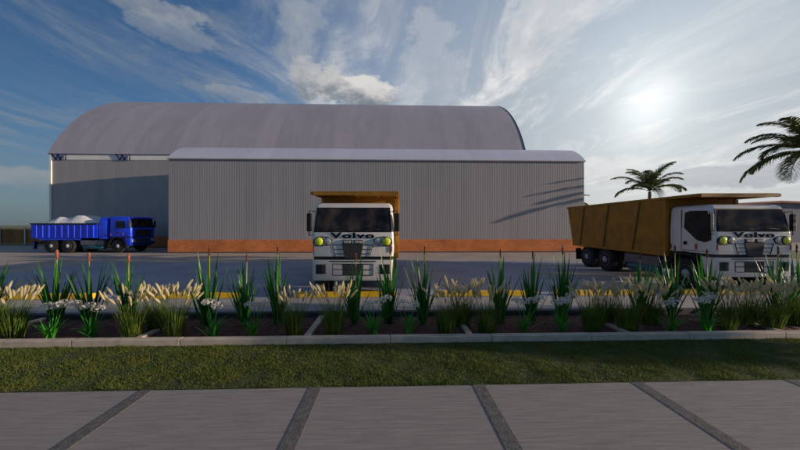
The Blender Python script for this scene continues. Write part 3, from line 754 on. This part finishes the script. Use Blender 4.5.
def tuft_plant(seed):
    r=random.Random(seed); t=empty('feather_grass'); m=MB(); m.raw=True
    for i in range(210):
        az=r.uniform(0,TAU); q=r.random(); rad=.17*q**.5; a2=az+r.gauss(0,.5)
        blade(m,(math.cos(az)*rad,math.sin(az)*rad*.7,-.02),a2,R(1+10*q+r.gauss(0,2.5)),r.uniform(.42,.78),r.uniform(.008,.014),R(r.uniform(5,35)),5)
    m.build('leaves','tuft_leaf',t)
    for i in range(26):
        az=r.uniform(0,TAU); q=r.random(); lean=R(3+17*q); L_=r.uniform(.72,1.0); d=Vector((math.cos(az),math.sin(az),0)); a=R(90)-lean
        p=Vector((d.x*.08,d.y*.06,0)); pts=[p.copy()]; n=8
        for k in range(n): a-=R(3)*k/n; p=p+(d*math.cos(a)+Vector((0,0,math.sin(a))))*L_/n; pts.append(p.copy())
        m=MB(); m.tube(pts,.0028,4,cap=False); st=m.build('plume_stem','tuft_leaf',t)
        m=MB(); m.raw=True; PL=r.uniform(.16,.25); pp=[]; n2=7; bend=r.uniform(.15,.5); bz=r.choice((1,1,-.6))
        q_=pts[-1]-(pts[-1]-pts[-2])*.6
        for k in range(n2+1):
            pp.append(q_.copy()); a-=bend*bz/n2; q_=q_+(d*math.cos(a)+Vector((0,0,math.sin(a))))*PL/n2
        prof=[.005,.013,.019,.022,.021,.017,.011,.003]
        m.tube(pp,prof,6)
        for k in range(160):
            u=r.uniform(.04,.97)*n2; k0=int(u); b_=pp[k0].lerp(pp[min(k0+1,n2)],u-k0); tg=(pp[min(k0+1,n2)]-pp[max(k0-1,0)]).normalized()
            o=Vector((r.gauss(0,1),r.gauss(0,1),r.gauss(0,1))); o=(o-tg*o.dot(tg)).normalized(); rr_=prof[min(k0,7)]
            s0=b_+o*rr_*.8; tip=s0+(o*.7+tg*.9).normalized()*r.uniform(.012,.028); m.strip([s0,tip],[.004,.001],tg.cross(o))
        m.build('plume','plume',st)
    return t
def lily_plant(seed, stems=4):
    r=random.Random(seed); t=empty('white_lily_plant'); m=MB(); m.raw=True
    for i in range(20):
        az=r.uniform(0,TAU); q=i/20
        blade(m,(r.gauss(0,.03),r.gauss(0,.03),-.02),az,R(6+30*q),r.uniform(.34,.58),r.uniform(.03,.042),R(r.uniform(20,75)),7)
    m.build('leaves','lily_leaf',t)
    for j in range(stems):
        sx=(-.12,.15,.0,.27)[j]+r.uniform(-.03,.03); sy=r.uniform(-.06,.06); h=(.62,.66,.64,.70)[j]+r.uniform(-.03,.03)
        m=MB(); m.tube([(0,0,0),(sx*.5,sy*.5,h*.5),(sx,sy,h)],[.009,.008,.007],6); st=m.build('flower_stem','lily_leaf',t)
        m=MB(); m.raw=True
        for k in range(34):
            d=Vector((r.gauss(0,1),r.gauss(0,1),r.gauss(0,.55)+.25)).normalized(); c=Vector((sx,sy,h))+Vector((d.x*.10,d.y*.10,d.z*.055))
            m.tube([(sx,sy,h),tuple(c)],.0015,3,cap=False)
            u=d.orthogonal().normalized(); w=d.cross(u)
            for q in range(6):
                a=TAU*q/6; e=(u*math.cos(a)+w*math.sin(a)); tip=c+e*.024+d*.018
                m.strip([c,c+e*.014+d*.016,tip],[.004,.012,.003],d.cross(e).normalized())
        m.build('flower_head','petal',st)
    return t
def unit(px, y):  # lateral place on a bed row (compound line y), for a bearing px
    k=(px-400)/310.0
    # world ray (k,1)*Y ; on line  -x sin+ y cos = y0
    Y=y/(math.cos(TH)-k*math.sin(TH)); return (k*Y, Y, 0.03)
swords=[sword_plant(1)]+[sword_plant(s,.55) for s in (2,3,4,5)]
tufts=[tuft_plant(s) for s in (1,2,3)]
lilies=[lily_plant(1),lily_plant(2),lily_plant(3,2)]
SW=[(-12,7.2),(54,7.1),(91,7.15),(126,7.1),(208,7.15),(244,7.1),(277,7.2),(355,7.1),(390,7.2),(423,7.15),(500,7.1),(533,7.2),(563,7.1),(641,7.1),(672,7.25),(705,7.1),(777,7.1),(797,7.2)]
TU=[(14,6.5),(-4,6.8),(133,6.45),(155,6.85),(175,6.5),(294,6.5),(334,6.5),(446,6.5),(487,6.5),(462,6.95),(592,6.55),(628,6.5),(652,6.9),(727,6.5),(748,6.8),(771,6.5),(796,6.75),(606,6.95)]
LI=[(51,6.4),(92,6.5),(213,6.4),(253,6.5),(373,6.45),(409,6.5),(524,6.45),(562,6.5),(672,6.4),(706,6.45)]
ORD=['first','second','third','fourth','fifth','sixth','seventh','eighth','ninth','tenth','eleventh','twelfth','thirteenth','fourteenth','fifteenth','sixteenth','seventeenth','eighteenth']
def ctx(px):
    if px<155: return 'below the blue truck'
    if px<300: return 'below the grey annex wall'
    if px<410: return 'before the head-on truck'
    if px<570: return 'in the middle stretch of bed'
    return 'before the right-hand truck'
def plant_out(lst, protos, what, cat, group):
    used=set(); rr=random.Random(len(lst)+3)
    order=sorted(range(len(lst)), key=lambda i:lst[i][0])
    for rank,i in enumerate(order):
        px,y=lst[i]; k=i%len(protos)
        if protos is swords: k=0 if rank in (1,2,3) else 1+i%4
        o=protos[k] if k not in used else copy_tree(protos[k]); used.add(k)
        o.location=unit(px,y); o.rotation_euler.z=rr.uniform(-.5,.5)+(math.pi if rr.random()<.4 else 0); s=rr.uniform(.93,1.06); o.scale=(s,s,s)
        tag(o, what+', '+ORD[rank]+' from the left, '+ctx(px), cat, group)
plant_out(SW,swords,'tall sword-leaf plant with red-tipped spike','plant','tall sword-leaf plants in the bed')
plant_out(TU,tufts,'feather grass tuft with cream plumes','plant','feather grass tufts in the bed')
plant_out(LI,lilies,'low white-flowered lily plant','plant','white-flowered plants in the bed')

# ------------------------------------------------------------------ light
scene.world=bpy.data.worlds.new('World'); w=scene.world; w.use_nodes=True
nt=w.node_tree; N=nt.nodes; L=nt.links
bg=N['Background']
def math_(op,a,b=None,c=None,clamp=False):
    n=N.new('ShaderNodeMath'); n.operation=op; n.use_clamp=clamp
    for i,v in enumerate((a,b,c)):
        if v is None: continue
        if isinstance(v,(int,float)): n.inputs[i].default_value=v
        else: L.new(v,n.inputs[i])
    return n.outputs[0]
def mr(v,a,b,c=0,d=1,smooth=False):
    n=N.new('ShaderNodeMapRange'); n.inputs[1].default_value=a; n.inputs[2].default_value=b; n.inputs[3].default_value=c; n.inputs[4].default_value=d
    if smooth: n.interpolation_type='SMOOTHSTEP'
    L.new(v,n.inputs[0]); return n.outputs[0]
def mixc(f,a,b):
    n=N.new('ShaderNodeMix'); n.data_type='RGBA'; n.clamp_factor=True
    if isinstance(f,(int,float)): n.inputs[0].default_value=f
    else: L.new(f,n.inputs[0])
    for i,v in ((6,a),(7,b)):
        if isinstance(v,tuple): n.inputs[i].default_value=(*v,1)
        else: L.new(v,n.inputs[i])
    return n.outputs[2]
def bearing(px,py):
    return Vector(((px-400)/310,1,(225-py)/310)).normalized()
GL=bearing(648,106)
sky=N.new('ShaderNodeTexSky'); sky.sky_type='NISHITA'; sky.sun_disc=False; sky.sun_elevation=R(16.5); sky.sun_rotation=math.atan2(GL.x,GL.y)
sky.air_density=1.0; sky.dust_density=1.2; sky.ozone_density=2.0
tc=N.new('ShaderNodeTexCoord'); G=tc.outputs['Generated']
sx=N.new('ShaderNodeSeparateXYZ'); L.new(G,sx.inputs[0]); X,Y,Z=sx.outputs
def dotv(v):
    n=N.new('ShaderNodeVectorMath'); n.operation='DOT_PRODUCT'; L.new(G,n.inputs[0]); n.inputs[1].default_value=v; return n.outputs['Value']
dg=dotv(GL)
# base: Nishita graded
scl=N.new('ShaderNodeVectorMath'); scl.operation='MULTIPLY'; L.new(sky.outputs[0],scl.inputs[0]); scl.inputs[1].default_value=(.47,.70,.92)
base=scl.outputs[0]
# hazy white side
side=math_('MULTIPLY',mr(dg,.42,1.0,0,1,True),mr(math_('MAXIMUM',Z,0.0),.25,.75,1,.55,True))
zc=math_('MAXIMUM',Z,0.0)
hz=mr(zc,.0,.30,1,0,True)
K=10.0  # working in Background-strength units (strength 0.1)
def c(r,g,b): return (r*K,g*K,b*K)
base=mixc(math_('MULTIPLY',side,.93),base,c(.40,.44,.485))
base=mixc(math_('MULTIPLY',hz,.55),base,mixc(side,c(.17,.22,.27),c(.62,.62,.62)))
# high wispy cloud on a plane overhead
zz=math_('ADD',zc,.10)
cu=N.new('ShaderNodeCombineXYZ'); L.new(math_('DIVIDE',X,zz),cu.inputs[0]); L.new(math_('DIVIDE',Y,zz),cu.inputs[1])
def fbm(scale,rotz,stretch,detail=9,rough=.6,dist=.6,off=(0,0,0)):
    mp=N.new('ShaderNodeMapping'); mp.inputs['Rotation'].default_value=(0,0,rotz); mp.inputs['Scale'].default_value=stretch; mp.inputs['Location'].default_value=off
    L.new(cu.outputs[0],mp.inputs[0]); n=N.new('ShaderNodeTexNoise'); n.inputs['Scale'].default_value=scale; n.inputs['Detail'].default_value=detail; n.inputs['Roughness'].default_value=rough; n.inputs['Distortion'].default_value=dist
    L.new(mp.outputs[0],n.inputs['Vector']); return n.outputs['Fac']
w1=fbm(1.25,R(9),(1.5,.55,1),11,.66,1.3,off=(3.1,1.2,0)); w3=fbm(3.2,R(-20),(1.3,.6,1),9,.7,1.0,off=(1,5,0)); w2=fbm(.55,R(-6),(1,.7,1),6,.5,.3,off=(7,2,0))
wisp=math_('MULTIPLY',mr(w1,.42,.66,0,1,True),mr(w2,.36,.58,.2,1,True))
wisp=math_('MULTIPLY',wisp,mr(w3,.36,.6,.45,1.05))
wisp=math_('MULTIPLY',wisp,mr(zc,.02,.16,0,1,True))
wc=mixc(math_('POWER',side,.5),c(.22,.26,.31),c(.84,.83,.82))
col=mixc(math_('MULTIPLY',wisp,.95),base,wc)
# cumulus puffs at set bearings
def nz3(scale,detail=8,rough=.6,st=(1,1,1.8),off=(0,0,0)):
    mp=N.new('ShaderNodeMapping'); mp.inputs['Scale'].default_value=st; mp.inputs['Location'].default_value=off; L.new(G,mp.inputs[0])
    n=N.new('ShaderNodeTexNoise'); n.inputs['Scale'].default_value=scale; n.inputs['Detail'].default_value=detail; n.inputs['Roughness'].default_value=rough; L.new(mp.outputs[0],n.inputs['Vector']); return n.outputs['Fac']
pn=nz3(7.0,10,.68); pn2=nz3(16.0,off=(2,1,.03))
def puff(px,py,hw,hh,amt,colour,low=.0):
    b=bearing(px,py); r_=Vector((b.y,-b.x,0)).normalized(); u_=r_.cross(b)
    du=math_('DIVIDE',dotv(r_),hw/310); dv=math_('DIVIDE',math_('SUBTRACT',dotv(u_),0),hh/310)
    q=math_('ADD',math_('MULTIPLY',du,du),math_('MULTIPLY',dv,dv))
    fr=mr(dotv(b),.0,.2)
    e=math_('MULTIPLY',mr(math_('ADD',q,math_('MULTIPLY',math_('SUBTRACT',pn,.5),-5.5)),.35,1.0,1,0,True),fr)
    return math_('MULTIPLY',e,amt),colour,math_('MULTIPLY',dv,1)
for px,py,hw,hh,amt,bright,dark in ((350,90,50,13,.97,(.70,.68,.66),(.19,.22,.26)),(312,76,30,16,.9,(.55,.54,.53),(.2,.23,.28)),(300,50,22,40,.45,(.34,.38,.42),(.2,.24,.3)),
        (150,4,40,8,.45,(.42,.42,.42),(.24,.27,.31)),(188,34,30,11,.5,(.32,.34,.38),(.2,.24,.3)),(235,94,22,6,.5,(.33,.34,.36),(.2,.24,.3)),
        (26,178,36,7,.5,(.34,.34,.33),(.22,.25,.28)),(430,70,30,50,.3,(.62,.63,.64),(.4,.43,.47)),(545,40,30,45,.4,(.7,.7,.7),(.45,.48,.5)),
        (735,176,55,9,.75,(.42,.45,.49),(.36,.40,.44)),(604,172,30,14,.5,(.75,.74,.73),(.45,.48,.52))):
    a,_,dv=puff(px,py,hw,hh,amt,None)
    cc=mixc(mr(math_('ADD',dv,math_('MULTIPLY',math_('SUBTRACT',pn2,.5),3)),-1.1,.6,0,1,True),c(*dark),c(*bright))
    col=mixc(a,col,cc)
# the glow where the low sun stands behind thin cloud
g1=math_('POWER',math_('MAXIMUM',dg,0),38.0); g2=math_('POWER',math_('MAXIMUM',dg,0),420.0)
gl=math_('ADD',math_('MULTIPLY',g1,.15),math_('MULTIPLY',g2,.32))
av=N.new('ShaderNodeVectorMath'); av.operation='SCALE'; av.inputs[0].default_value=c(1,.96,.90); L.new(gl,av.inputs['Scale'])
ad=N.new('ShaderNodeVectorMath'); ad.operation='ADD'; L.new(col,ad.inputs[0]); L.new(av.outputs[0],ad.inputs[1])
L.new(ad.outputs[0],bg.inputs['Color']); bg.inputs['Strength'].default_value=.1

sl=bpy.data.lights.new('sun','SUN'); sl.energy=5.0; sl.angle=R(.5); sl.color=(1,.80,.62)
so=bpy.data.objects.new('sun',sl); C.objects.link(so)
az=R(6.5); el=R(9.6)
dirn=Vector((-math.cos(az)*math.cos(el), math.sin(az)*math.cos(el), -math.sin(el)))
so.rotation_euler=dirn.to_track_quat('-Z','Y').to_euler()

cam=bpy.data.cameras.new('camera'); co=bpy.data.objects.new('camera',cam); C.objects.link(co)
co.location=(0,0,EYE); co.rotation_euler=(R(90),0,0); cam.sensor_width=36; cam.lens=36*310/800; cam.clip_end=8000; cam.clip_start=.05
scene.camera=co
scene.view_settings.view_transform='Standard'; scene.view_settings.look='None'; scene.view_settings.gamma=1; scene.view_settings.exposure=0
scene.view_settings.use_curve_mapping=False
